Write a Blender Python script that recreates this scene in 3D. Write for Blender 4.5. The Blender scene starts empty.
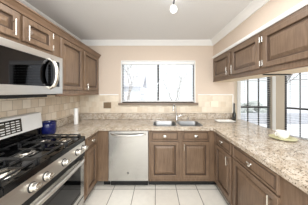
import bpy, bmesh, math, random
from mathutils import Vector, Matrix
random.seed(7)
S = bpy.context.scene
COL = S.collection
PI = math.pi
EYE = 1.455

# ------------------------------------------------------------------ camera
cam_d = bpy.data.cameras.new('camera'); cam = bpy.data.objects.new('camera', cam_d); COL.objects.link(cam)
cam.location = (0, 0, EYE); cam.rotation_euler = (PI/2, 0, 0)
cam_d.sensor_width = 36; cam_d.lens = 137*36/308
cam_d.shift_x = -2/308; cam_d.shift_y = -11/308
cam_d.clip_start = .02
S.camera = cam
S.view_settings.view_transform = 'Standard'; S.view_settings.look = 'None'
S.view_settings.gamma = 1; S.view_settings.use_curve_mapping = False
S.view_settings.exposure = 0.36
# ------------------------------------------------------------------ world
W = bpy.data.worlds.new('overcast_sky'); S.world = W; W.use_nodes = True
wn = W.node_tree.nodes; wn['Background'].inputs[0].default_value = (.90, .96, 1, 1); wn['Background'].inputs[1].default_value = 1.12

def area(name, loc, rot, sx, sy, power, colr=(1, 1, 1)):
    l = bpy.data.lights.new(name, 'AREA'); l.shape = 'RECTANGLE'; l.size = sx; l.size_y = sy
    l.energy = power; l.color = colr
    o = bpy.data.objects.new(name, l); COL.objects.link(o); o.location = loc; o.rotation_euler = rot
    return o
sn = bpy.data.lights.new('sun', 'SUN'); sn.energy = 2.2; sn.angle = .05; sn.color = (1, .98, .95)
so = bpy.data.objects.new('sun', sn); COL.objects.link(so); so.rotation_euler = (math.radians(42), 0, math.radians(-14))
# added fill lights without a fixture: one area behind the camera, one overhead
area('rear_fill_area', (.2, -2.3, 1.45), (PI/2+.12, 0, 0), 3.2, 2.0, 40, (.96, .98, 1))
area('overhead_fill_area', (0, 1.0, 2.41), (0, 0, 0), 1.5, 1.2, 26, (.98, .99, 1))
def bulb(name, loc, power, rad=.25, c=(.97, .985, 1)):
    l = bpy.data.lights.new(name, 'POINT'); l.energy = power; l.shadow_soft_size = rad; l.color = c
    o = bpy.data.objects.new(name, l); COL.objects.link(o); o.location = loc; return o
bulb('rear_fill_point', (.1, -.9, 1.7), 46)  # added soft point fill behind the camera, like a bounced flash
bulb('nook_fill_point', (2.5, .9, 1.9), 22)  # added point fill that brightens the nook

# ------------------------------------------------------------------ materials
def srgb(r, g, b):
    f = lambda c: (c/255/12.92) if c/255 <= .04045 else ((c/255+.055)/1.055)**2.4
    return (f(r), f(g), f(b), 1)
def base(name):
    m = bpy.data.materials.new(name); m.use_nodes = True
    nt = m.node_tree; return m, nt, nt.nodes['Principled BSDF']
def N(nt, t, **kw):
    n = nt.nodes.new(t)
    for k, v in kw.items(): setattr(n, k, v)
    return n
def noise(nt, scale, detail=3, rough=.5, mapscale=None):
    tc = N(nt, 'ShaderNodeTexCoord'); mp = N(nt, 'ShaderNodeMapping')
    if mapscale: mp.inputs['Scale'].default_value = mapscale
    nt.links.new(tc.outputs['Object'], mp.inputs[0])
    n = N(nt, 'ShaderNodeTexNoise'); n.inputs['Scale'].default_value = scale
    n.inputs['Detail'].default_value = detail; n.inputs['Roughness'].default_value = rough
    nt.links.new(mp.outputs[0], n.inputs[0]); return n
def ramp(nt, src, stops):
    r = N(nt, 'ShaderNodeValToRGB'); nt.links.new(src, r.inputs[0])
    el = r.color_ramp.elements
    while len(el) < len(stops): el.new(.5)
    for e, (p, c) in zip(el, stops): e.position = p; e.color = c
    return r
def plain(name, c, rough=.5, metal=0, spec=.5, var=.04, nscale=9, bump=0, mapscale=None):
    m, nt, b = base(name)
    n = noise(nt, nscale, mapscale=mapscale)
    lo = tuple(x*(1-var) for x in c[:3])+(1,); hi = tuple(min(1, x*(1+var)) for x in c[:3])+(1,)
    r = ramp(nt, n.outputs[0], [(.3, lo), (.7, hi)])
    nt.links.new(r.outputs[0], b.inputs['Base Color'])
    b.inputs['Roughness'].default_value = rough; b.inputs['Metallic'].default_value = metal
    b.inputs['Specular IOR Level'].default_value = spec
    if bump:
        bp = N(nt, 'ShaderNodeBump'); bp.inputs['Strength'].default_value = bump; bp.inputs['Distance'].default_value = .002
        nt.links.new(n.outputs[0], bp.inputs['Height']); nt.links.new(bp.outputs[0], b.inputs['Normal'])
    return m
def wood(name, dark, light, mapscale=(14, 14, 1.2), rough=.38):
    m, nt, b = base(name)
    n = noise(nt, 5, 5, .6, mapscale); n2 = noise(nt, 2.5, 2)
    mx = N(nt, 'ShaderNodeMix', data_type='FLOAT'); mx.inputs[0].default_value = .4
    nt.links.new(n.outputs[0], mx.inputs[2]); nt.links.new(n2.outputs[0], mx.inputs[3])
    r = ramp(nt, mx.outputs[0], [(.34, dark), (.66, light)])
    nt.links.new(r.outputs[0], b.inputs['Base Color']); b.inputs['Roughness'].default_value = rough
    return m
def tiles(name, c1, c2, grout, w, h, mortar, offset, loc=(0, 0, 0), rot=(0, 0, 0), rough=.35, spec=.5, nvar=.05, side=False):
    m, nt, b = base(name)
    tc = N(nt, 'ShaderNodeTexCoord'); mp = N(nt, 'ShaderNodeMapping')
    mp.inputs['Location'].default_value = loc; mp.inputs['Rotation'].default_value = rot
    nt.links.new(tc.outputs['Object'], mp.inputs[0])
    br = N(nt, 'ShaderNodeTexBrick'); br.offset = offset; br.squash = 1
    if side:
        sx = N(nt, 'ShaderNodeSeparateXYZ'); cx = N(nt, 'ShaderNodeCombineXYZ'); nt.links.new(tc.outputs['Object'], sx.inputs[0])
        nt.links.new(sx.outputs['Y'], cx.inputs['X']); nt.links.new(sx.outputs['Z'], cx.inputs['Y']); nt.links.new(cx.outputs[0], br.inputs[0])
    else: nt.links.new(mp.outputs[0], br.inputs[0])
    br.inputs['Scale'].default_value = 1; br.inputs['Brick Width'].default_value = w; br.inputs['Row Height'].default_value = h
    br.inputs['Mortar Size'].default_value = mortar; br.inputs['Mortar Smooth'].default_value = .1
    br.inputs['Color1'].default_value = c1; br.inputs['Color2'].default_value = c2; br.inputs['Mortar'].default_value = grout
    n = noise(nt, 16, 4)
    rr = ramp(nt, n.outputs[0], [(.3, (1-nvar*2,)*3+(1,)), (.7, (1, 1, 1, 1))])
    mx = N(nt, 'ShaderNodeMix', data_type='RGBA', blend_type='MULTIPLY'); mx.inputs[0].default_value = 1
    nt.links.new(br.outputs[0], mx.inputs[6]); nt.links.new(rr.outputs[0], mx.inputs[7])
    nt.links.new(mx.outputs[2], b.inputs['Base Color'])
    bp = N(nt, 'ShaderNodeBump'); bp.invert = True; bp.inputs['Strength'].default_value = .5; bp.inputs['Distance'].default_value = .002
    nt.links.new(br.outputs['Fac'], bp.inputs['Height']); nt.links.new(bp.outputs[0], b.inputs['Normal'])
    b.inputs['Roughness'].default_value = rough; b.inputs['Specular IOR Level'].default_value = spec
    return m
def granite(name):
    m, nt, b = base(name)
    n = noise(nt, 14, 5, .7); r = ramp(nt, n.outputs[0], [(.30, srgb(160, 142, 122)), (.46, srgb(192, 178, 160)), (.62, srgb(208, 198, 184)), (.78, srgb(176, 160, 142))])
    tc = N(nt, 'ShaderNodeTexCoord'); v = N(nt, 'ShaderNodeTexVoronoi'); v.inputs['Scale'].default_value = 120
    nt.links.new(tc.outputs['Object'], v.inputs[0])
    sp = N(nt, 'ShaderNodeSeparateColor'); nt.links.new(v.outputs['Color'], sp.inputs[0])
    r2 = ramp(nt, sp.outputs[0], [(.0, srgb(92, 80, 72)), (.11, srgb(140, 124, 110)), (.19, (1, 1, 1, 1)), (.8, (1, 1, 1, 1))])
    r2.color_ramp.interpolation = 'CONSTANT'
    r3 = ramp(nt, sp.outputs[1], [(.0, (.80, .78, .75, 1)), (.3, (1, 1, 1, 1)), (.75, (1.0, 1.0, 1.0, 1))])
    mx = N(nt, 'ShaderNodeMix', data_type='RGBA', blend_type='MULTIPLY'); mx.inputs[0].default_value = .75
    nt.links.new(r.outputs[0], mx.inputs[6]); nt.links.new(r2.outputs[0], mx.inputs[7])
    my = N(nt, 'ShaderNodeMix', data_type='RGBA', blend_type='MULTIPLY'); my.inputs[0].default_value = 1
    nt.links.new(mx.outputs[2], my.inputs[6]); nt.links.new(r3.outputs[0], my.inputs[7])
    nt.links.new(my.outputs[2], b.inputs['Base Color'])
    b.inputs['Roughness'].default_value = .12; b.inputs['Specular IOR Level'].default_value = .6
    return m
def glassy(name, refl=.07, tint=(1, 1, 1, 1)):
    m, nt, b = base(name); nt.nodes.remove(b)
    t = N(nt, 'ShaderNodeBsdfTransparent'); t.inputs[0].default_value = tint
    g = N(nt, 'ShaderNodeBsdfGlossy'); g.inputs['Roughness'].default_value = .02
    f = N(nt, 'ShaderNodeFresnel'); f.inputs[0].default_value = 1.45
    mx = N(nt, 'ShaderNodeMixShader'); nt.links.new(f.outputs[0], mx.inputs[0])
    nt.links.new(t.outputs[0], mx.inputs[1]); nt.links.new(g.outputs[0], mx.inputs[2])
    nt.links.new(mx.outputs[0], nt.nodes['Material Output'].inputs[0]); return m
def emit(name, c, s):
    m, nt, b = base(name)
    b.inputs['Base Color'].default_value = c; b.inputs['Emission Color'].default_value = c; b.inputs['Emission Strength'].default_value = s
    return m

M = dict(
 wall=plain('beige_wall_paint', srgb(213, 197, 181), .85, var=.012, nscale=40, bump=.15),
 nookwall=plain('cream_wall_paint', srgb(218, 206, 188), .85, var=.012, nscale=40, bump=.15),
 ceil=plain('ceiling_paint', srgb(226, 226, 226), .9, var=.01, nscale=50, bump=.2),
 trim=plain('white_trim_paint', srgb(238, 238, 236), .5, var=.01),
 floor=tiles('floor_tile', srgb(236, 232, 222), srgb(229, 223, 212), srgb(132, 124, 112), .3125, .3125, .005, 0, loc=(.01, -2.04+.3125*7, 0), rough=.28, nvar=.03),
 splash=tiles('travertine_tile', srgb(234, 223, 205), srgb(214, 197, 173), srgb(222, 210, 190), .105, .105, .003, .5, loc=(0, 0, 0), rot=(-PI/2, 0, 0), rough=.4),
 splashL=tiles('travertine_tile_side', srgb(250, 240, 224), srgb(222, 203, 178), srgb(198, 182, 160), .105, .105, .003, .5, rough=.4, side=True),  # same tile, colour brightened to offset the shade under the left cabinets
 sillstone=plain('dark_speckled_sill', srgb(122, 106, 90), .3, var=.3, nscale=70),
 granite=granite('speckled_granite'),
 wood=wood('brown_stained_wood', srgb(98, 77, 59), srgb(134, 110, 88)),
 woodside=wood('brown_stained_wood_right', srgb(94, 75, 59), srgb(128, 106, 87)),  # slightly darker, greyer copy of the cabinet wood for the right side
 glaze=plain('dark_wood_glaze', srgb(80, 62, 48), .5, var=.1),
 crown=wood('brown_crown_wood', srgb(98, 76, 58), srgb(128, 102, 80), (1.2, 1.2, 14)),
 under=plain('birch_underside', srgb(228, 214, 192), .6),
 black=plain('black_plastic', srgb(22, 22, 23), .45),
 enamel=plain('black_enamel', srgb(9, 9, 10), .10, spec=.4),
 iron=plain('cast_iron', srgb(20, 20, 21), .30, var=.2, nscale=60, spec=.6),
 steel=plain('brushed_steel', srgb(190, 189, 186), .27, 1, var=.05, nscale=6, mapscale=(1, 1, 40)),
 steelh=plain('brushed_steel_horizontal', srgb(214, 212, 208), .32, 1, var=.05, nscale=6, mapscale=(1, 1, 60)),
 sinksteel=plain('satin_sink_steel', srgb(150, 150, 150), .36, 1, var=.04),
 silver=plain('silver_painted_panel', srgb(226, 226, 224), .38, .1, var=.03),
 satin=plain('satin_nickel', srgb(222, 218, 210), .25, 1, var=.03),
 chrome=plain('chrome', srgb(215, 216, 218), .08, 1, var=.02),
 dglass=plain('dark_oven_glass', srgb(60, 60, 62), .03, 1, var=.02),
 bronze=plain('dark_bronze_frame', srgb(62, 60, 60), .5),
 blind=plain('white_blind_slat', srgb(240, 240, 238), .5, var=.01),
 cord=plain('grey_ladder_cord', srgb(120, 122, 124), .8),
 glass=glassy('window_glass'),
 plate=plain('bronze_wall_plate', srgb(128, 108, 84), .4, .3, var=.12),
 ivory=plain('ivory_plastic', srgb(236, 228, 208), .4),
 cobalt=plain('cobalt_glaze', srgb(20, 26, 82), .12, var=.25, nscale=30),
 white=plain('white_ceramic', srgb(246, 246, 244), .2, var=.01),
 platter=plain('cream_ceramic', srgb(232, 226, 196), .2, var=.03),
 greenrim=plain('olive_glaze', srgb(206, 202, 160), .25, var=.05),
 dkbottle=plain('dark_green_glass', srgb(16, 24, 18), .08, spec=.8, var=.1),
 snow=plain('pale_concrete', srgb(222, 222, 226), .9, var=.05, nscale=2),
 deckgrey=plain('grey_stone_edge', srgb(178, 180, 186), .9, var=.1),
 bark=plain('pale_bark', srgb(160, 156, 152), .9, var=.2, nscale=20),  # bark paled to imitate trees washed out by the bright sky
 leaf=plain('washed_out_needles', srgb(176, 182, 178), .9, var=.2, nscale=12),  # foliage colour paled to imitate overexposure
 siding=plain('pale_siding', srgb(214, 216, 220), .8, var=.03),
 roofm=plain('grey_shingles', srgb(200, 200, 206), .9, var=.1),
 bulb=emit('lit_frosted_glass', (1, .97, .9, 1), 3.0),
 screen=plain('black_display', srgb(24, 27, 26), .08, spec=.9),
 display=emit('clock_digits', srgb(120, 200, 190), .8),
)

# ------------------------------------------------------------------ mesh helpers
ORIG = {}
class MB:
    def __init__(s): s.bm = bmesh.new()
    def box(s, x0, x1, y0, y1, z0, z1, bev=0, mat=None):
        x0, x1 = min(x0, x1), max(x0, x1); y0, y1 = min(y0, y1), max(y0, y1); z0, z1 = min(z0, z1), max(z0, z1)
        t = Matrix.Translation(((x0+x1)/2, (y0+y1)/2, (z0+z1)/2)) @ Matrix.Diagonal((x1-x0, y1-y0, z1-z0, 1))
        if mat is not None: t = mat @ t
        b2 = bmesh.new(); bmesh.ops.create_cube(b2, size=1, matrix=t)
        if bev: bmesh.ops.bevel(b2, geom=b2.edges[:], offset=bev, segments=2, affect='EDGES', profile=.5)
        me = bpy.data.meshes.new('tmp'); b2.to_mesh(me); b2.free(); s.bm.from_mesh(me); bpy.data.meshes.remove(me); return s
    def faces(s, vs, fs):
        v = [s.bm.verts.new(p) for p in vs]
        for f in fs:
            try: s.bm.faces.new([v[i] for i in f])
            except ValueError: pass
        return s
    def prism(s, prof, fn, a, b):
        """closed 2D profile swept between a and b; fn(p, t) -> point"""
        n = len(prof); vs = [fn(p, a) for p in prof]+[fn(p, b) for p in prof]
        fs = [(i, (i+1) % n, n+(i+1) % n, n+i) for i in range(n)]+[tuple(range(n)), tuple(range(n, 2*n))]
        return s.faces(vs, fs)
    def tube(s, path, r, seg=10, caps=True):
        path = [Vector(p) for p in path]; rings = []
        rr = r if isinstance(r, (list, tuple)) else [r]*len(path)
        up = None
        for i, p in enumerate(path):
            d = (path[min(i+1, len(path)-1)]-path[max(i-1, 0)]).normalized()
            if up is None:
                up = Vector((0, 0, 1)) if abs(d.z) < .9 else Vector((1, 0, 0))
            a = d.cross(up).normalized(); b = a.cross(d).normalized(); up = b
            rings.append([s.bm.verts.new(p+(a*math.cos(2*PI*k/seg)+b*math.sin(2*PI*k/seg))*rr[i]) for k in range(seg)])
        for A, B in zip(rings, rings[1:]):
            for k in range(seg): s.bm.faces.new((A[k], A[(k+1) % seg], B[(k+1) % seg], B[k]))
        if caps: s.bm.faces.new(rings[0]); s.bm.faces.new(rings[-1])
        return s
    def lathe(s, prof, loc, axis=(0, 0, 1), seg=24, sx=1):
        q = Vector((0, 0, 1)).rotation_difference(Vector(axis)).to_matrix(); L = Vector(loc); rings = []
        for r, z in prof:
            if r < 1e-5: rings.append([s.bm.verts.new(L+q @ Vector((0, 0, z)))])
            else: rings.append([s.bm.verts.new(L+q @ Vector((sx*r*math.cos(2*PI*k/seg), r*math.sin(2*PI*k/seg), z))) for k in range(seg)])
        for A, B in zip(rings, rings[1:]):
            for k in range(seg):
                a0, a1 = A[k % len(A)], A[(k+1) % len(A)]; b0, b1 = B[k % len(B)], B[(k+1) % len(B)]
                u = []
                for v in (a0, a1, b1, b0):
                    if v not in u: u.append(v)
                if len(u) >= 3: s.bm.faces.new(u)
        return s
    def panel(s, fr, u0, u1, v0, v1, rings, w0=0, glaze=()):
        """panel with a stepped front; rings = [(inset, height)]; fr maps (u,v,w)"""
        R = []
        for ins, h in [(0, w0)]+rings:
            R.append([s.bm.verts.new(fr(*p)) for p in ((u0+ins, v0+ins, h), (u1-ins, v0+ins, h), (u1-ins, v1-ins, h), (u0+ins, v1-ins, h))])
        for i, (A, B) in enumerate(zip(R, R[1:])):
            for k in range(4):
                f = s.bm.faces.new((A[k], A[(k+1) % 4], B[(k+1) % 4], B[k]))
                if i in glaze: f.material_index = 1
        s.bm.faces.new(R[0]); s.bm.faces.new(R[-1]); return s
    def build(s, name, mat, parent=None, smooth=False, shift=None):
        bmesh.ops.recalc_face_normals(s.bm, faces=s.bm.faces[:])
        if parent is not None and parent in ORIG: o0 = ORIG[parent]
        else:
            xs = [v.co for v in s.bm.verts]
            o0 = Vector(((min(v.x for v in xs)+max(v.x for v in xs))/2, (min(v.y for v in xs)+max(v.y for v in xs))/2, min(v.z for v in xs)))
            if shift is not None: o0 = Vector(shift)
        for v in s.bm.verts: v.co -= o0
        me = bpy.data.meshes.new(name); s.bm.to_mesh(me); s.bm.free()
        if mat: me.materials.append(M[mat] if isinstance(mat, str) else mat)
        if smooth:
            for p in me.polygons: p.use_smooth = True
            me.set_sharp_from_angle(angle=math.radians(38)) if hasattr(me, 'set_sharp_from_angle') else None
        o = bpy.data.objects.new(name, me); COL.objects.link(o)
        if parent is not None: o.parent = parent
        else: o.location = o0
        ORIG[o] = o0
        return o
def tag(o, label=None, cat=None, group=None, kind=None):
    if label: o['label'] = label
    if cat: o['category'] = cat
    if group: o['group'] = group
    if kind: o['kind'] = kind
    return o
def thing(name, loc, label, cat, group=None, kind=None):
    o = bpy.data.objects.new(name, None); COL.objects.link(o); o.location = loc; o.empty_display_size = .1
    ORIG[o] = Vector(loc); return tag(o, label, cat, group, kind)
def struct(name, mb, mat, label, cat):
    return tag(mb.build(name, mat, shift=(0, 0, 0)), label, cat, kind='structure')
def box(name, mat, parent, *a, bev=0): return MB().box(*a, bev=bev).build(name, mat, parent)

# frames: fr(u, v, w) -> world. u along, v up, w outwards from the face
def F_back(y): return lambda u, v, w: Vector((u, y-w, v))          # faces -Y
def F_left(x): return lambda u, v, w: Vector((x+w, u, v))          # faces +X
def F_right(x): return lambda u, v, w: Vector((x-w, u, v))         # faces -X
OUT = {'b': (0, -1, 0), 'l': (1, 0, 0), 'r': (-1, 0, 0)}

# ------------------------------------------------------------------ dimensions
XL, XR = -1.495, 1.53          # side wall, end of back wall
YB = 2.68                      # back wall
H = 2.44
CT = .914                      # worktop height
XCL, XCR, YC = -.855, .855, 2.04   # worktop front edges
UL = -1.12; UR = 1.12          # faces of the upper cabinets
YN = 3.4; XN = 2.978            # nook: wall with the first window, bay corner
B = Vector((.574, -.819, 0))   # direction of the angled bay wall
BN = Vector((-.819, -.574, 0)) # its inward normal
P3 = Vector((XN, YN, 0))+B*1.08

# ------------------------------------------------------------------ structure
struct('floor', MB().box(XL-.15, 4.0, -2.5, 3.7, -.1, 0), 'floor', 'white square ceramic floor tiles with grey grout', 'floor')
struct('ceiling', MB().box(XL-.15, 4.0, -2.5, 3.7, H, H+.1), 'ceil', 'pale grey painted ceiling', 'ceiling')
struct('wall_left', MB().box(XL-.15, XL, -2.5, YB+.15, 0, H), 'wall', 'beige left wall behind the range', 'wall')
# back wall with window hole
WX0, WX1, WZ0, WZ1 = -.684, .771, 1.235, 2.06
def holewall(x0, x1, y0, y1, z0, z1, hx0, hx1, hz0, hz1, mat=None):
    m = MB()
    m.box(x0, hx0, y0, y1, z0, z1, mat=mat); m.box(hx1, x1, y0, y1, z0, z1, mat=mat)
    m.box(hx0, hx1, y0, y1, z0, hz0, mat=mat); m.box(hx0, hx1, y0, y1, hz1, z1, mat=mat)
    return m
wb = struct('wall_back', holewall(XL, XR, YB, YB+.15, 0, H, WX0, WX1, WZ0, WZ1), 'wall', 'beige back wall around the sink window', 'wall')
TZ = 1.385
t = MB()
t.box(XL+.012, WX0-.045, YB-.010, YB-.001, 1.036, TZ); t.box(WX0-.045, WX1+.045, YB-.010, YB-.001, 1.036, WZ0-.05)
t.box(WX1+.045, XR-.03, YB-.010, YB-.001, 1.036, TZ)
t.build('tile_backsplash', 'splash', wb)
t = MB()
t.box(UL+.02, WX0-.045, YB-.020, YB-.001, TZ, TZ+.018, bev=.004)
t.box(WX1+.045, XR-.03, YB-.020, YB-.001, TZ, TZ+.018, bev=.004)
t.box(XR-.042, XR-.026, YB-.020, YB-.001, 1.036, TZ, bev=.003)
t.build('tile_cap', 'white', wb)
wl = MB().box(XL+.001, XL+.010, .2, YB-.012, .92, 1.43).build('tile_backsplash', 'splashL', None, shift=(0, 0, 0))
wall_left = bpy.data.objects['wall_left']; wl.parent = wall_left
# nook walls
NX0, NX1, NZ0, NZ1 = 84.5*YN/137, 116*YN/137, .38, 2.08
struct('wall_nook_back', holewall(XR, XN+.02, YN, YN+.12, 0, H, NX0, NX1, NZ0, NZ1), 'nookwall', 'cream nook wall around the window behind the post', 'wall')
struct('wall_nook_return', MB().box(XR-.12, XR, YB+.15, YN+.12, 0, H), 'nookwall', 'cream return wall of the breakfast nook', 'wall')
MBAY = Matrix(((B.x, -BN.x, 0, XN), (B.y, -BN.y, 0, YN), (0, 0, 1, 0), (0, 0, 0, 1)))
BU0, BU1 = .148, .93
struct('wall_nook_bay', holewall(0, 1.10, 0, .12, 0, H, BU0, BU1, NZ0, NZ1, mat=MBAY), 'nookwall', 'angled cream bay wall around the right window', 'wall')
struct('wall_right', MB().box(P3.x, P3.x+.12, -2.5, P3.y, 0, H), 'nookwall', 'cream side wall of the nook', 'wall')
# crown moulding
prof = [(0, 0), (.014, 0), (.02, .015), (.05, .055), (.07, .075), (.075, .09), (0, .09)]
m = MB().prism(prof, lambda p, x: (x, YB-p[0], H-.09+p[1]), XL, UR)
struct('trim_1', m, 'trim', 'white crown moulding along the back wall', 'crown moulding')
m = MB().prism(prof, lambda p, y: (XL+p[0], y, H-.09+p[1]), -2.5, YB)
struct('trim_2', m, 'trim', 'white crown moulding along the left wall', 'crown moulding')
m = MB().prism(prof, lambda p, y: (UR-p[0], y, H-.09+p[1]), -1.2, YB)
struct('trim_3', m, 'trim', 'white crown moulding along the soffit on the right', 'crown moulding')
# soffit over the peninsula
struct('wall_soffit', MB().box(UR, UR+.40, -1.2, YB, 2.105, H), 'wall', 'beige soffit above the right cabinets', 'soffit')
m = MB().prism([(0, 0), (.012, 0), (.02, .012), (.02, .034), (.008, .045), (0, .045)], lambda p, y: (UR-p[0], y, 2.095+p[1]), -.6, YB)
struct('trim_4', m, 'trim', 'white trim strip below the soffit', 'trim')

# ------------------------------------------------------------------ windows
def local(fn):   # mesh builder in local (u, depth, z) mapped by matrix
    return fn
def make_window(name, mat, u0, u1, z0, z1, mull, horiz, label, fw=.035, mw=.02):
    """bronze frame at depth .08-.12, glass between"""
    r = thing(name, tuple((mat @ Vector(((u0+u1)/2, .09, z0)))), label, 'window', kind='structure')
    f = MB()
    f.box(u0, u0+fw, .07, .115, z0, z1, mat=mat); f.box(u1-fw, u1, .07, .115, z0, z1, mat=mat)
    f.box(u0+fw, u1-fw, .07, .115, z0, z0+fw, mat=mat); f.box(u0+fw, u1-fw, .07, .115, z1-fw, z1, mat=mat)
    f.build('window_frame', 'bronze', r)
    m = MB()
    for u, w in mull: m.box(u-w/2, u+w/2, .078, .108, z0+fw, z1-fw, mat=mat)
    for z, w in horiz: m.box(u0+fw, u1-fw, .079, .107, z-w/2, z+w/2, mat=mat)
    m.build('muntins', 'bronze', r)
    MB().box(u0+fw, u1-fw, .091, .095, z0+fw, z1-fw, mat=mat).build('glass_pane', 'glass', r)
    return r
def make_blind(mat, u0, u1, z0, z1, d0, label, cords, group=None, pitch=.054, depth=.054, valance=.055, tilt=.0, wand=None):
    r = thing('window_blind', tuple(mat @ Vector(((u0+u1)/2, d0, z0))), label, 'window blind', group)
    if valance: MB().box(u0, u1, d0-depth/2-.006, d0+depth/2, z1-valance, z1, bev=.004, mat=mat).build('valance', 'blind', r)
    s = MB(); z = z0+.03; k = math.sin(tilt)*depth/2; c = math.cos(tilt)*depth/2
    while z < z1-valance-.012:
        s.prism([(-c, -k-.0012), (c, k-.0012), (c, k+.0012), (-c, -k+.0012)], lambda p, u: mat @ Vector((u, d0+p[0], z+p[1])), u0+.004, u1-.004)
        z += pitch
    s.build('slats', 'blind', r)
    MB().box(u0+.003, u1-.003, d0-depth/2, d0+depth/2, z0, z0+.016, bev=.003, mat=mat).build('bottom_rail', 'blind', r)
    for u in cords:
        m = MB()
        for dd in (-depth/2-.003, depth/2+.001): m.box(u-.0015, u+.0015, d0+dd, d0+dd+.0015, z0+.01, z1-valance+.004, mat=mat)
        m.build('ladder_cord', 'cord', r)
    if wand:
        m = MB(); m.tube([mat @ Vector((wand, d0-depth/2-.012, z1-valance-.01)), mat @ Vector((wand, d0-depth/2-.014, z1-.42))], .004, 6)
        m.build('tilt_wand', 'cord', r)
    return r
MBK = Matrix.Translation((0, YB, 0))
make_window('window_1', MBK, WX0, WX1, WZ0, WZ1, [(.045, .04)], [], 'wide sliding window above the sink', fw=.024)
# white casing of the sink window
c = MB()
c.box(WX0+.0, WX0+.016, -.004, .068, WZ0, WZ1, mat=MBK); c.box(WX1-.016, WX1, -.004, .068, WZ0, WZ1, mat=MBK)
c.box(WX0+.016, WX1-.016, -.004, .068, WZ1-.016, WZ1, mat=MBK)
c.build('trim_5', 'trim', shift=(0, 0, 0)); tag(bpy.data.objects['trim_5'], 'white jamb liner around the sink window', 'window trim', kind='structure')
s = MB().box(WX0-.045, WX1+.045, YB-.045, YB-.0005, WZ0-.045, WZ0, bev=.006); s.box(WX0+.001, WX1-.001, YB-.003, YB+.068, WZ0-.02, WZ0+.003)
tag(s.build('window_sill', 'sillstone'), 'brown speckled granite sill below the sink window', 'window sill')
make_blind(MBK, WX0+.02, WX1-.02, WZ0+.02, WZ1-.018, .034, 'white horizontal slat blind in the window above the sink', [-.62, .045, .70], tilt=.10)
MNK = Matrix.Translation((0, YN, 0))
zz = lambda y, d: EYE+(91.5-y)*d/137
mu = [NX0+(NX1-NX0)*.31, NX0+(NX1-NX0)*.66]
make_window('window_2', MNK, NX0, NX1, NZ0, NZ1, [(mu[0], .018), (mu[1], .018)], [(zz(80.5, YN), .018), (zz(107.4, YN), .045)], 'tall nook window left of the post', fw=.03)
make_window('window_3', MBAY, BU0, BU1, NZ0, NZ1, [(.404, .018), (.665, .018)], [(zz(80.5, YN), .018), (zz(107.4, YN), .045)], 'tall angled bay window right of the post', fw=.03)
c = MB()
c.box(NX1+.002, NX1+.085, -.016, -.0005, NZ0-.08, NZ1+.08, bev=.004, mat=MNK); c.box(NX0-.085, NX0-.002, -.016, -.0005, NZ0-.08, NZ1+.08, bev=.004, mat=MNK)
c.box(NX0-.002, NX1+.002, -.016, -.0005, NZ1+.002, NZ1+.08, bev=.004, mat=MNK); c.box(NX0-.002, NX1+.002, -.016, -.0005, NZ0-.08, NZ0-.002, bev=.004, mat=MNK)
tag(c.build('trim_6', 'trim', shift=(0, 0, 0)), 'white casing around the nook window', 'window trim', kind='structure')
make_blind(MNK, NX0+.012, NX1-.012, NZ0+.02, NZ1-.004, .035, 'white slat blind in the nook window left of the post', [NX0+.1, NX1-.03], 'nook blinds', tilt=-.12)
make_blind(MBAY, BU0+.012, BU1-.012, NZ0+.02, NZ1-.004, .035, 'white slat blind in the angled window right of the post', [BU0+.1, BU1-.1], 'nook blinds', tilt=-.12)

# ------------------------------------------------------------------ outdoors
struct('ground', MB().box(-14, 18, 3.75, 30, -.35, -.25), 'snow', 'pale ground outside the windows', 'ground')
tag(MB().box(-6, 13, 7.2, 7.5, -.25, .28, bev=.02).build('garden_wall', 'deckgrey'), 'low grey garden wall outside the nook windows', 'garden wall')
def tree(x, y, h, seed, label, r0=.09):
    rnd = random.Random(seed)
    r = thing('bare_tree', (x, y, -.25), label, 'tree', 'garden trees')
    m = MB()
    def br(p, d, L, rad, n):
        pts = [p]; q = p.copy(); dd = d.copy()
        for i in range(4):
            dd = (dd+Vector((rnd.uniform(-.15, .15), rnd.uniform(-.15, .15), .06))).normalized(); q = q+dd*L/4; pts.append(q.copy())
        m.tube(pts, [rad*(1-.5*i/4) for i in range(5)], 6)
        if n:
            for k in range(3):
                a = rnd.uniform(0, 2*PI); e = (dd+Vector((math.cos(a), math.sin(a), rnd.uniform(0, .5)))*.75).normalized()
                br(pts[-1-(k % 2)], e, L*.68, rad*.5, n-1)
    br(Vector((x, y, -.25)), Vector((.05, 0, 1)), h*.42, r0, 4)
    m.build('trunk_and_branches', 'bark', r, smooth=True)
tree(-1.0, 5.2, 3.2, 3, 'bare tree with a leaning trunk at the left of the sink window', .045)
tree(.75, 6.6, 2.6, 11, 'distant bare tree right of centre in the sink window', .07)
tree(5.4, 6.0, 4.4, 5, 'bare tree outside the nook windows', .09)
def shrub(x, y, r_, z, label, seed):
    rnd = random.Random(seed); m = MB()
    for i in range(26):
        a = rnd.uniform(0, 2*PI); q = rnd.uniform(0, 1)**.5*r_
        c = Vector((x+q*math.cos(a), y+q*math.sin(a), z+rnd.uniform(.05, 1)*r_*(1.35-q/r_)))
        rr = r_*rnd.uniform(.14, .3)
        b2 = bmesh.new(); bmesh.ops.create_icosphere(b2, subdivisions=2, radius=rr, matrix=Matrix.Translation(c))
        for v in b2.verts: v.co += (v.co-c)*rnd.uniform(-.25, .25)
        me = bpy.data.meshes.new('t'); b2.to_mesh(me); b2.free(); m.bm.from_mesh(me); bpy.data.meshes.remove(me)
    tag(m.build('shrub', 'leaf', smooth=False), label, 'shrub', 'garden shrubs')
shrub(-.6, 9.5, .8, -.25, 'pale shrub outside the sink window', 1)
shrub(7.4, 10.5, 1.1, -.25, 'pale shrub outside the nook windows', 2)
h = thing('neighbour_house', (-5, 15, -.25), 'pale house seen faintly through the sink window', 'house')
m = MB().box(-9, -1.5, 13, 18, -.25, 2.0); m.build('house_wall', 'siding', h)
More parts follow.
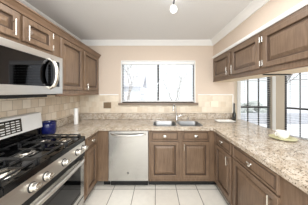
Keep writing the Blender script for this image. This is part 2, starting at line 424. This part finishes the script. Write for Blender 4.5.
MB().prism([(12.6, 1.9), (15.5, 3.3), (18.4, 1.9), (18.4, 2.05), (15.5, 3.45), (12.6, 2.05)], lambda p, x: (x, p[0], p[1]), -9.3, -1.2).build('house_roof', 'roofm', h)

# ------------------------------------------------------------------ cabinet parts
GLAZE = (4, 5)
DOOR = [(0, .017), (.005, .022), (.046, .022), (.050, .018), (.054, .003), (.068, .003), (.096, .017)]
DRAW = [(0, .018), (.004, .022), (.015, .022), (.018, .015), (.026, .015), (.032, .020)]
def door(fr, u0, u1, v0, v1, parent, side, mat='wood', handle=None, knob=None, hinges=None, rings=DOOR, name='door', w0=0.0005):
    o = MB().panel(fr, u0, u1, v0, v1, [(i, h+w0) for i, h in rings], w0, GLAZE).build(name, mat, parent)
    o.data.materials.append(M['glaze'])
    top = .0215+w0
    if handle:            # (u, v0, v1) vertical bar pull
        u, a, b = handle; m = MB()
        m.tube([fr(u, a, top+.028), fr(u, b, top+.028)], .006, 10)
        for v in (a+.018, b-.018): m.tube([fr(u, v, top-.001), fr(u, v, top+.028)], .0045, 8)
        m.build('handle', 'satin', o, smooth=True)
    if knob:              # oval knob
        u, v = knob; m = MB()
        e = Vector(OUT[side])
        q = 1.0 if side == 'b' else 1.5
        m.lathe([(.0, -.001), (.009*q, -.001), (.006*q, .010), (.010*q, .016), (.019*q, .019), (.021*q, .025), (.016*q, .031), (.0, .034)], fr(u, v, top), e, 24, sx=1.5 if side == 'b' else .667)
        m.build('knob', 'satin', o, smooth=True)
    if hinges:
        for u, v in hinges: 
            MB().tube([fr(u, v-.028, .018), fr(u, v+.028, .018)], .0075, 8).build('hinge', 'satin', o, smooth=True)
    return o

# ---- left upper cabinets
def upper_left(y0, y1, z0, label, z1=2.10, doors=()):
    r = thing('wall_cabinet', (XL+.17, (y0+y1)/2, z0), label, 'cabinet', 'left wall cabinets')
    m = MB().box(XL+.012, UL-.02, y0+.0005, y1-.0005, z0, z1)
    m.box(UL-.02, UL, y0+.0005, y1-.0005, z0, z1)
    m.build('body', 'wood', r)
    for d in doors: door(F_left(UL), *d[0], r, 'l', **d[1])
    return r
upper_left(.755, 1.515, 1.835, 'short wall cabinet with two doors above the microwave', doors=[
  ((.80, 1.105, 1.875, 2.085), dict(handle=(1.047, 1.885, 2.01), hinges=None)),
  ((1.135, 1.462, 1.875, 2.085), dict(handle=(1.158, 1.885, 2.01), hinges=[(1.468, 1.92), (1.468, 2.045)]))])
upper_left(1.5155, 2.07, 1.425, 'tall single door wall cabinet right of the microwave', doors=[((1.585, 2.045, 1.475, 2.085), dict())])
upper_left(2.0705, YB-.006, 1.425, 'wall cabinet in the back left corner beside the window wall', doors=[((2.11, 2.60, 1.475, 2.085), dict(handle=(2.16, 1.485, 1.585)))])
m = MB().prism([(0, 0), (.012, 0), (.016, .02), (.034, .05), (.046, .056), (.046, .07), (0, .07)], lambda p, y: (UL+.001+p[0], y, 2.096+p[1]), .4, YB-.004)
tag(m.build('cabinet_crown_moulding', 'crown'), 'brown wooden crown strip along the top of the left wall cabinets', 'moulding')
upper_left(.40, .7545, 1.425, 'wall cabinet nearest the viewer, left of the one over the microwave', doors=[((.43, .73, 1.475, 2.085), dict())])
m = MB().prism([(-.022, .0), (.001, .0), (.006, -.018), (.0, -.028), (-.022, -.028)], lambda p, y: (UL+p[0], y, 1.4245+p[1]), 1.545, YB-.006)
tag(m.build('light_rail', 'crown'), 'thin wooden light rail under the tall left wall cabinets', 'moulding')

# ---- right upper cabinets (over the peninsula)
def upper_right(y0, y1, label, doors, batten=False):
    r = thing('wall_cabinet', (UR+.17, (y0+y1)/2, 1.66), label, 'cabinet', 'right wall cabinets')
    MB().box(UR, UR+.33, y0+.0005, y1-.0005, 1.655, 2.094).build('body', 'woodside', r)
    MB().box(UR+.02, UR+.325, y0+.0055, y1-.0055, 1.642, 1.6545).build('underside', 'under', r)
    if batten: MB().box(UR+.03, UR+.315, y0+.008, y0+.04, 1.630, 1.6415, bev=.002).build('bottom_batten', 'black', r)
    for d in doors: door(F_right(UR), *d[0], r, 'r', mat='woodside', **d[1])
upper_right(2.025, YB-.006, 'far right upper cabinet beside the back wall', [((2.06, 2.60, 1.70, 2.055), dict(handle=(2.095, 1.71, 1.83)))])
upper_right(1.4405, 2.0245, 'middle upper cabinet hanging from the soffit on the right', [((1.468, 1.99, 1.70, 2.055), dict(handle=(1.955, 1.71, 1.83), hinges=[(1.458, 1.75), (1.458, 2.0)]))], batten=True)
upper_right(.85, 1.44, 'nearest upper cabinet at the right edge of the view', [((.89, 1.414, 1.70, 2.055), dict(hinges=[(1.424, 1.75), (1.424, 2.0)]))])
m = MB().prism([(0, 0), (.008, 0), (.012, -.006), (.006, -.013), (-.018, -.013), (-.018, 0)], lambda p, y: (UR-p[0], y, 1.6545+p[1]), .85, YB-.006)
tag(m.build('light_rail', 'crown'), 'wooden light rail under the right upper cabinets', 'moulding')
# ---- base cabinets, back run (faces -Y)
YF = YC+.03; FB = F_back(YF)
def base_cab(name, label, x0, x1, y0, y1, toe, mat='wood', group='base cabinets', hollow=False):
    r = thing(name, ((x0+x1)/2, (y0+y1)/2, 0), label, 'cabinet', group)
    m = MB()
    if hollow:
        zt = CT-.0405
        m.box(x0, x1, y0, y0+.02, .10, zt); m.box(x0, x0+.018, y0+.02, y1, .10, zt); m.box(x1-.018, x1, y0+.02, y1, .10, zt)
        m.box(x0+.018, x1-.018, y1-.01, y1, .10, zt); m.box(x0+.018, x1-.018, y0+.02, y1-.01, .10, .118)
    else: m.box(x0, x1, y0, y1, .10, CT-.0405)
    m.build('body', mat, r)
    MB().box(*toe).build('toe_kick', 'black', r)
    return r
r = base_cab('sink_cabinet', 'two door base cabinet under the sink', -.112, .80, YF, YB-.05, (-.112, .80, YF+.07, YF+.085, 0, .0995), hollow=True)
xx = lambda px: (px-156)/66.2
for i, (a, b) in enumerate(((150.6, 178.8), (182, 209))):
    door(FB, xx(a), xx(b), .716, .862, r, 'b', rings=DRAW, name='false_drawer_front', knob=((xx(a)+xx(b))/2, .79))
    hx = (xx(b)-.025) if i == 0 else xx(a)+.025
    door(FB, xx(a), xx(b), .150, .700, r, 'b', handle=(hx, .585, .685) if i else None)
r = base_cab('corner_cabinet', 'plain brown corner filler cabinet left of the dishwasher', XL+.01, -.716, YF, YB-.05, (-.885+.07, -.716, YF+.07, YF+.085, 0, .0995))
r = base_cab('corner_cabinet', 'plain brown corner filler cabinet right of the sink cabinet', .801, XR-.06, YF, YB-.05, (.801, .965, YF+.07, YF+.085, 0, .0995))
# left run between range and corner
XFL = XCL-.03
r = base_cab('base_cabinet', 'narrow base cabinet with drawer between range and corner', XL+.01, XFL, 1.665, YF-.0005, (XFL-.085, XFL-.07, 1.665, YF+.069, 0, .0995))
door(F_left(XFL), 1.72, 2.0, .716, .862, r, 'l', rings=DRAW, name='drawer', knob=(1.86, .79))
door(F_left(XFL), 1.72, 2.0, .150, .700, r, 'l')
# right run
XFR = XCR+.03; FR = F_right(XFR)
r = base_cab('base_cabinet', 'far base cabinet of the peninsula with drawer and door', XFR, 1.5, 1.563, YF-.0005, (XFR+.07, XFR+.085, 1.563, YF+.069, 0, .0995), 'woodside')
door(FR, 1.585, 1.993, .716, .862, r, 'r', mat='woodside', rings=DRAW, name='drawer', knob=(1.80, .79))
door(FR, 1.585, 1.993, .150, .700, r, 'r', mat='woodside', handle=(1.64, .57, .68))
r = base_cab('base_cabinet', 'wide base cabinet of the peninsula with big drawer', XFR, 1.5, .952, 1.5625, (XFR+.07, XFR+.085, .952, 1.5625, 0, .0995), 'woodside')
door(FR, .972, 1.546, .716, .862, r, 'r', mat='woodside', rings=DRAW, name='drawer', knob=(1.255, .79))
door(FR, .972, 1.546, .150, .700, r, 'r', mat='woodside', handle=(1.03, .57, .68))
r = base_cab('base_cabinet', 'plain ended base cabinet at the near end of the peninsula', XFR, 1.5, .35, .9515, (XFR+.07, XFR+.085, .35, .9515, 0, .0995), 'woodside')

# ------------------------------------------------------------------ worktop
def rounded(x0, x1, y0, y1, r, n=6):
    pts = []
    for cx, cy, a0 in ((x1-r, y0+r, -90), (x1-r, y1-r, 0), (x0+r, y1-r, 90), (x0+r, y0+r, 180)):
        for k in range(n+1):
            a = math.radians(a0+90*k/n); pts.append((cx+r*math.cos(a), cy+r*math.sin(a)))
    return pts
def prism_xy(m, pts, z0, z1): return m.prism(pts, lambda p, z: (p[0], p[1], z), z0, z1)
XO = 1.66
wt = thing('granite_worktop', (0, YC+.3, CT-.04), 'polished speckled beige granite worktop running round three sides', 'worktop')
YR0, YR1 = .745, 1.655
poly = [(XL+.003, YR1+.004), (XCL, YR1+.004), (XCL, YC), (XCR, YC), (XCR, .32), (XO, .32), (XO, YB-.002), (XL+.003, YB-.002)]
m = MB(); prism_xy(m, poly, CT-.04, CT)
bmesh.ops.bevel(m.bm, geom=[e for e in m.bm.edges if abs(e.verts[0].co.z-e.verts[1].co.z) < 1e-6], offset=.006, segments=2, affect='EDGES')
slab = m.build('slab', 'granite', wt)
BOWLS = ((-.045, .335), (.365, .745)); SY0, SY1 = 2.135, 2.50
for (a, b) in BOWLS:
    c = MB(); prism_xy(c, rounded(a+.012, b-.012, SY0+.012, SY1-.012, .06), CT-.1, CT+.1)
    co = c.build('cutter', None, wt)
    bo = slab.modifiers.new('b', 'BOOLEAN'); bo.operation = 'DIFFERENCE'; bo.object = co; bo.solver = 'EXACT'
    bpy.context.view_layer.update()
    me = bpy.data.meshes.new_from_object(slab.evaluated_get(bpy.context.evaluated_depsgraph_get()))
    slab.modifiers.clear(); slab.data = me; bpy.data.objects.remove(co)
MB().box(XL+.0105, XR-.03, YB-.0295, YB-.0105, CT+.0005, 1.034, bev=.004).build('upstand', 'granite', wt)
MB().box(XL+.0105, XL+.030, YR1+.02, YB-.031, CT+.0005, 1.034, bev=.004).build('upstand', 'granite', wt)

# ------------------------------------------------------------------ sink, faucet
sk = thing('kitchen_sink', ((BOWLS[0][0]+BOWLS[1][1])/2, (SY0+SY1)/2, CT-.18), 'double bowl stainless steel sink set in the worktop', 'sink')
for a, b in BOWLS:
    m = MB(); levels = []
    for ins, z in ((-.006, CT+.0012), (-.006, CT+.004), (.010, CT+.004), (.014, CT-.004), (.020, CT-.15), (.045, CT-.175)):
        levels.append([m.bm.verts.new((p[0], p[1], z)) for p in rounded(a+ins, b-ins, SY0+ins, SY1-ins, max(.02, .07-ins))])
    for A, Bq in zip(levels, levels[1:]):
        n = len(A)
        for k in range(n): m.bm.faces.new((A[k], A[(k+1) % n], Bq[(k+1) % n], Bq[k]))
    m.bm.faces.new(levels[-1])
    bw = m.build('bowl', 'sinksteel', sk, smooth=True)
    MB().lathe([(.0, .001), (.042, .001), (.044, .004), (.030, .003), (.0, .002)], ((a+b)/2, (SY0+SY1)/2+.03, CT-.175)).build('drain', 'chrome', bw, smooth=True)
FX, FY = .385, 2.565
fa = thing('kitchen_faucet', (FX, FY, CT), 'chrome single lever faucet behind the sink', 'faucet')
MB().lathe([(.0, .0008), (.030, .0008), (.031, .008), (.024, .014), (.020, .05), (.018, .09), (0, .09)], (FX, FY, CT)).build('base', 'chrome', fa, smooth=True)
pts = [(FX, FY, CT+.08), (FX-.01, FY, CT+.18), (FX-.02, FY-.005, CT+.25)]
for k in range(1, 9):
    a = PI*k/9; pts.append((FX-.03-.05*(1-math.cos(a))/2, FY-.09*(1-math.cos(a))/1.2, CT+.25+.05*math.sin(a)))
pts.append((FX-.082, FY-.155, CT+.20))
MB().tube(pts, .011, 12).build('spout', 'chrome', fa, smooth=True)
MB().tube([(FX+.015, FY, CT+.075), (FX+.05, FY-.005, CT+.085), (FX+.10, FY-.01, CT+.10)], [.009, .008, .006], 10).build('lever', 'chrome', fa, smooth=True)
sd = thing('soap_dispenser', (.60, 2.575, CT), 'small chrome soap dispenser right of the faucet', 'soap dispenser')
MB().lathe([(.0, .0008), (.018, .0008), (.018, .006), (.011, .012), (.010, .05), (0, .05)], (.60, 2.575, CT)).build('base', 'chrome', sd, smooth=True)
MB().tube([(.60, 2.575, CT+.048), (.60, 2.565, CT+.060), (.598, 2.52, CT+.058)], .006, 8).build('nozzle', 'chrome', sd, smooth=True)

# ------------------------------------------------------------------ dishwasher
DX0, DX1 = -.7135, -.1145
dw = thing('dishwasher', ((DX0+DX1)/2, YF+.28, 0), 'stainless steel dishwasher left of the sink cabinet', 'dishwasher')
MB().box(DX0+.005, DX1-.005, YF+.012, YB-.08, .10, CT-.045).build('body', 'black', dw)
dd = MB().box(DX0, DX1, YF-.022, YF+.0115, .115, .862, bev=.006).build('door', 'steel', dw)
MB().box(DX0+.01, DX1-.01, YF+.06, YF+.075, .0, .0995).build('toe_kick', 'black', dw)
m = MB(); pts = []
for k in range(17):
    q = k/16; x = DX0+.045+(DX1-DX0-.09)*q; pts.append((x, YF-.022-.045*math.sin(PI*q)**.35 if 0 < q < 1 else YF-.0215, .822-.018*math.sin(PI*q)))
m.tube(pts, .013, 12); m.build('handle', 'steelh', dd, smooth=True)
lx = (128-156)/66.5; lz = EYE-(173-91.5)/66.8
m = MB().lathe([(.0, 0), (.016, 0), (.016, .0015), (.013, .002), (0, .002)], (lx, YF-.0218, lz), (0, -1, 0)); m.build('round_emblem', 'black', dd, smooth=True)
m = MB(); yy = YF-.0247
def curl(cx, cz, r0, a0, a1, n=10): return [(cx+r0*math.cos(math.radians(a0+(a1-a0)*k/n)), yy, cz+r0*math.sin(math.radians(a0+(a1-a0)*k/n))) for k in range(n+1)]
m.tube(curl(lx-.004, lz, .006, 40, 330), .0012, 6); m.tube(curl(lx+.006, lz+.003, .004, 100, 290), .0012, 6); m.tube(curl(lx+.006, lz-.003, .004, 90, -110), .0012, 6)
m.build('emblem_monogram', 'satin', dd, smooth=True)

# ------------------------------------------------------------------ range
RX = -.87
rg = thing('gas_range', (-1.17, (YR0+YR1)/2, 0), 'stainless steel gas range with black cooktop against the left wall', 'range')
y0, y1 = YR0, YR1
MB().box(XL+.05, RX-.035, y0, y1, .05, CT-.032).build('body', 'silver', rg)
# cooktop pan with raised rim
m = MB().box(XL+.09, RX+.012, y0-.001, y1+.0005, CT-.0315, CT-.006, bev=.004)
for a in ((XL+.09, RX+.016, y0-.001, y0+.02), (XL+.09, RX+.016, y1-.0195, y1+.0005), (RX-.012, RX+.016, y0+.02, y1-.0195)):
    m.box(*a, CT-.048, CT+.004, bev=.004)
m.build('cooktop', 'enamel', rg)
# control panel (slanted)
cp = MB().prism([(RX-.034, CT-.05), (RX+.008, CT-.05), (RX+.022, .742), (RX+.010, .735), (RX-.034, .735)], lambda p, y: (p[0], y, p[1]), y0+.003, y1-.003).build('control_panel', 'steelh', rg)
kd = Vector((.138, 0, .016)).normalized()
def px(z): return RX+.006+(CT-.033-z)*.016/.136
for ky in (.945, 1.065, 1.275, 1.485, 1.60):
    zc = .795; p = Vector((px(zc), ky, zc))
    k = MB().lathe([(.0, -.002), (.034, -.002), (.034, .004), (.030, .006), (0, .006)], p, kd, 24).build('knob_ring', 'black', cp, smooth=True)
    k2 = MB().lathe([(.0, .005), (.030, .005), (.027, .036), (.023, .044), (0, .045)], p, kd, 24)
    k2.box(-.004, .004, -.025, .025, .036, .058, bev=.002, mat=Matrix.Translation(p) @ Vector((0, 0, 1)).rotation_difference(kd).to_matrix().to_4x4())
    k2.build('burner_knob', 'satin', cp, smooth=True)
# oven door
dr = MB().box(RX-.034, RX+.004, y0+.004, y1-.004, .215, .685, bev=.005)
dr = dr.build('oven_door', 'steel', rg)
MB().box(RX+.0035, RX+.008, y0+.075, y1-.085, .27, .625, bev=.001).build('oven_window', 'dglass', dr)
MB().box(RX-.03, RX+.012, y0+.01, y1-.01, .686, .7345).build('black_band', 'black', rg)  # black band between control panel and oven door
m = MB(); pts = []
for k in range(15):
    q = k/14; yq = y0+.03+(y1-y0-.06)*q; pts.append((RX+.004+(.052*math.sin(PI*q)**.3 if 0 < q < 1 else -.001), yq, .668))
m.tube(pts, .018, 12); m.build('door_handle', 'steelh', dr, smooth=True)
MB().box(RX-.034, RX+.004, y0+.004, y1-.004, .055, .205, bev=.005).build('storage_drawer', 'steel', rg)
for ly in (y0+.05, y1-.05):
    for lx_ in (XL+.12, RX-.08): MB().lathe([(0, 0), (.018, 0), (.018, .012), (.012, .014), (.012, .052), (0, .052)], (lx_, ly, 0)).build('leg', 'black', rg, smooth=True)
# backguard
xb0 = XL+.012
MB().box(xb0, XL+.10, y0, y1, CT-.03, 1.029).build('backguard_base', 'enamel', rg)
bgprof = [(XL+.012, 1.0295), (XL+.125, 1.0295), (XL+.105, 1.198), (XL+.095, 1.205), (XL+.012, 1.205)]
bg = MB().prism(bgprof, lambda p, y: (p[0], y, p[1]), y0+.002, y1-.002).build('backguard', 'silver', rg)
sl = lambda z: XL+.125-(z-1.0295)*.02/.1685
MB().prism([(sl(1.05)+.0005, 1.05), (sl(1.05)+.004, 1.05), (sl(1.18)+.004, 1.18), (sl(1.18)+.0005, 1.18)], lambda p, y: (p[0], y, p[1]), 1.0, 1.405).build('control_display', 'screen', bg)
m = MB()
for r_ in range(5):
    for c_ in range(8):
        z = 1.062+r_*.023; yq = 1.02+c_*.047
        if r_ == 3 and 2 < c_ < 5: continue
        m.prism([(sl(z)+.0042, z), (sl(z)+.0052, z), (sl(z+.009)+.0052, z+.009), (sl(z+.009)+.0042, z+.009)], lambda p, y: (p[0], y, p[1]), yq, yq+.034)
m.build('touch_buttons', 'silver', bg)
# grates
iron = 'iron'
seg = [(y0+.03, y0+.285), (y0+.29, y1-.29), (y1-.285, y1-.03)]
gx0, gx1 = XL+.135, RX-.025
for a, b in seg:
    m = MB(); zt = CT+.032; w = .007
    def bar(p, q): m.tube([p, q], w, 6)
    for yy_ in (a+.008, b-.008): bar((gx0, yy_, zt), (gx1, yy_, zt))
    for x_ in (gx0, (gx0+gx1)/2, gx1): bar((x_, a+.008, zt), (x_, b-.008, zt))
    for xc in ((gx0*.75+gx1*.25), (gx0*.25+gx1*.75)):
        bar((xc, a+.01, zt+.004), (xc, a+.085, zt+.004)); bar((xc, b-.01, zt+.004), (xc, b-.085, zt+.004))
        bar((xc-.125, (a+b)/2, zt+.004), (xc-.04, (a+b)/2, zt+.004)); bar((xc+.125, (a+b)/2, zt+.004), (xc+.04, (a+b)/2, zt+.004))
    for x_ in (gx0, (gx0+gx1)/2, gx1):
        for yy_ in (a+.008, b-.008): m.tube([(x_, yy_, CT-.006), (x_, yy_, zt)], [.009, .007], 6)
    m.build('grate', iron, rg, smooth=True)
for bx_, by_, rr in ((gx0*.75+gx1*.25, y0+.157, .045), (gx0*.25+gx1*.75, y0+.157, .058), (-1.15, (y0+y1)/2, .05), (gx0*.75+gx1*.25, y1-.157, .045), (gx0*.25+gx1*.75, y1-.157, .055)):
    bb = MB().lathe([(0, -.0005), (rr+.028, -.0005), (rr+.024, .005), (rr, .008), (rr-.004, .016), (0, .016)], (bx_, by_, CT-.0055)).build('burner_base', 'satin', rg, smooth=True)
    MB().lathe([(0, .0165), (rr-.008, .0165), (rr-.006, .022), (rr-.014, .026), (0, .027)], (bx_, by_, CT-.0055)).build('burner_cap', 'satin' if rr > .052 else 'iron', bb, smooth=True)

# ------------------------------------------------------------------ microwave
MX = -1.05; a, b = .775, 1.54; mz0, mz1 = 1.43, 1.825
mw = thing('microwave_oven', (-1.28, (a+b)/2, 1.395), 'stainless steel over the range microwave with dark glass door', 'microwave')
MB().box(XL+.012, MX-.03, a, b, mz0, mz1-.001).build('body', 'black', mw)
md = MB()
for bb in ((a, b, mz1-.055, mz1), (a, b, mz0, mz0+.075), (b-.045, b, mz0+.075, mz1-.055), (a, a+.03, mz0+.075, mz1-.055)):
    md.box(MX-.0295, MX, bb[0], bb[1], bb[2], bb[3], bev=.002)
mdo = md.build('door', 'steelh', mw)
MB().box(MX-.029, MX-.004, a+.0305, b-.0455, mz0+.0755, mz1-.0555).build('door_glass', 'dglass', mdo)
m = MB(); pts = []
for k in range(13):
    q = k/12; pts.append((MX-.002+(.068*math.sin(PI*q)**.55 if 0 < q < 1 else 0), b-.180, mz0+.055+.29*q))
m.tube(pts, [.014]+[.021]*11+[.014], 12); hb = m.build('handle', 'satin', mdo, smooth=True)
m = MB(); m.tube([(p[0]-.0135, p[1]-.012, p[2]) for p in pts[2:-2]], .018, 10); m.build('handle_dark_backing', 'black', hb, smooth=True)  # added black backing that darkens the handle's reflection in the door glass
MB().box(XL+.05, MX-.05, a+.02, b-.03, mz0-.012, mz0-.0005).build('vent_panel', 'black', mw)
MB().box(MX-.20, MX-.06, 1.02, 1.40, mz0-.030, mz0-.0125, bev=.004).build('grease_filter', 'black', mw)

# ------------------------------------------------------------------ small things
def outlet(fr, u, v, mat, label, side, gangs=1, group=None):
    w = .035*gangs+.002; hh = .058
    r = thing('outlet_plate', tuple(fr(u, v-hh, 0)), label, 'outlet', group)
    MB().panel(fr, u-w-.002, u+w+.002, v-hh, v+hh, [(0, .004), (.003, .0065)], .0005).build('cover_plate', mat, r)
    for g in range(gangs):
        uu = u+(g-(gangs-1)/2)*.046
        for dv in (-.022, .022):
            MB().panel(fr, uu-.014, uu+.014, v+dv-.013, v+dv+.013, [(0, .003), (.002, .0035)], .0066).build('socket', 'ivory' if mat == 'ivory' else 'plate', r)
FW = F_back(YB-.0105)
outlet(FW, (107.5-156)/51.2, EYE-(105.3-91.5)/51.2, 'plate', 'square bronze outlet plate on the tiles left of the window', 'b', 2)
outlet(FW, (214.3-156)/51.2, EYE-(104-91.5)/51.2, 'ivory', 'ivory outlet plate on the tiles right of the window', 'b', 2)

# cobalt crock
cr = thing('ceramic_crock', (-1.375, 1.755, CT), 'cobalt blue glazed crock on the worktop behind the range', 'crock')
m = MB().lathe([(0, .0006), (.070, .0006), (.078, .012), (.082, .06), (.082, .12), (.078, .135), (.083, .142), (.083, .158), (.076, .160), (.072, .150), (.074, .03), (0, .02)], (-1.375, 1.755, CT), seg=32)
m.build('pot', 'cobalt', cr, smooth=True)
# tall white canister
tc_ = thing('tall_canister', (-1.33, 2.28, CT), 'tall slim white canister on the left worktop', 'canister')
MB().lathe([(0, .0006), (.030, .0006), (.033, .006), (.033, .20), (.031, .204), (0, .204)], (-1.33, 2.28, CT), seg=28).build('body', 'white', tc_, smooth=True)
MB().lathe([(0, .2045), (.033, .2045), (.034, .210), (.034, .255), (.030, .262), (0, .263)], (-1.33, 2.28, CT), seg=28).build('lid', 'white', tc_, smooth=True)
# white tray
m = MB(); tx, ty = 1.24, 2.47
L_ = []
for ins, z in ((.02, .0006), (.0, .016), (.004, .019), (.014, .016), (.03, .006)):
    L_.append([m.bm.verts.new((p[0], p[1], CT+z)) for p in rounded(tx-.16+ins, tx+.16-ins, ty-.09+ins, ty+.09-ins, .035)])
for A, Bq in zip(L_, L_[1:]):
    for k in range(len(A)): m.bm.faces.new((A[k], A[(k+1) % len(A)], Bq[(k+1) % len(A)], Bq[k]))
m.bm.faces.new(L_[0]); m.bm.faces.new(L_[-1])
tag(m.build('serving_tray', 'white', smooth=True), 'white rectangular tray lying in the right corner of the worktop', 'tray')
# dark bottle and small pot
bx_, by_ = 1.475, 2.585
bt = thing('dark_bottle', (bx_, by_, CT), 'slender dark bottle in the back right corner of the worktop', 'bottle')
MB().lathe([(0, .0006), (.030, .0006), (.034, .008), (.034, .10), (.028, .13), (.016, .16), (.014, .29), (.016, .292), (.016, .305), (0, .305)], (bx_, by_, CT), seg=20).build('body', 'dkbottle', bt, smooth=True)
MB().lathe([(0, .3055), (.013, .3055), (.013, .320), (0, .321)], (bx_, by_, CT), seg=16).build('stopper', 'black', bt, smooth=True)
pt = thing('small_dark_pot', (1.425, 2.535, CT), 'small dark pot beside the dark bottle', 'pot')
MB().lathe([(0, .0006), (.022, .0006), (.028, .05), (.030, .055), (.026, .056), (.024, .046), (0, .044)], (1.425, 2.535, CT), seg=20).build('bowl', 'dkbottle', pt, smooth=True)
# plate and bowl near the right edge
ppx, ppy = 1.455, 1.575
tag(MB().lathe([(0, .0006), (.075, .0006), (.085, .004), (.123, .012), (.125, .015), (.118, .016), (.085, .009), (0, .007)], (ppx, ppy, CT), seg=40, sx=1.0).build('saucer_plate', 'greenrim', smooth=True), 'pale olive plate on the peninsula worktop', 'plate')
cz = CT+.0075
cu = thing('tea_cup', (ppx, ppy, cz), 'white cup standing on the pale olive plate', 'cup')
MB().lathe([(0, .0006), (.035, .0006), (.040, .006), (.054, .026), (.062, .060), (.064, .078), (.061, .078), (.058, .060), (.050, .030), (.036, .012), (0, .010)], (ppx, ppy, cz), seg=32).build('bowl', 'white', cu, smooth=True)
MB().tube([(ppx-.058, ppy, cz+.062), (ppx-.082, ppy, cz+.060), (ppx-.086, ppy, cz+.045), (ppx-.076, ppy, cz+.030), (ppx-.052, ppy, cz+.030)], .005, 8).build('handle', 'white', cu, smooth=True)

# ceiling spotlight
sx_, sy_ = .184, 1.42
sp = thing('ceiling_spotlight', (sx_, sy_, H), 'small ceiling spotlight with a round white head', 'ceiling light')
MB().lathe([(0, -.0005), (.055, -.0005), (.055, -.014), (.04, -.02), (0, -.02)], (sx_, sy_-.05, H)).build('canopy', 'bronze', sp, smooth=True)
MB().tube([(sx_, sy_-.05, H-.018), (sx_, sy_-.03, H-.05), (sx_, sy_+.01, H-.085)], .009, 8).build('arm', 'bronze', sp, smooth=True)
hd = Vector((0, -.75, -.66)).normalized(); hp = Vector((sx_, sy_+.035, H-.105))
MB().lathe([(0, -.045), (.016, -.045), (.030, -.030), (.036, .0), (.038, .035), (.034, .035), (.032, .030)], hp, hd, 24).build('head', 'trim', sp, smooth=True)
MB().lathe([(0, .036), (.020, .034), (.0325, .028), (.030, .020), (0, .020)], hp, hd, 24).build('bulb', 'bulb', sp, smooth=True)
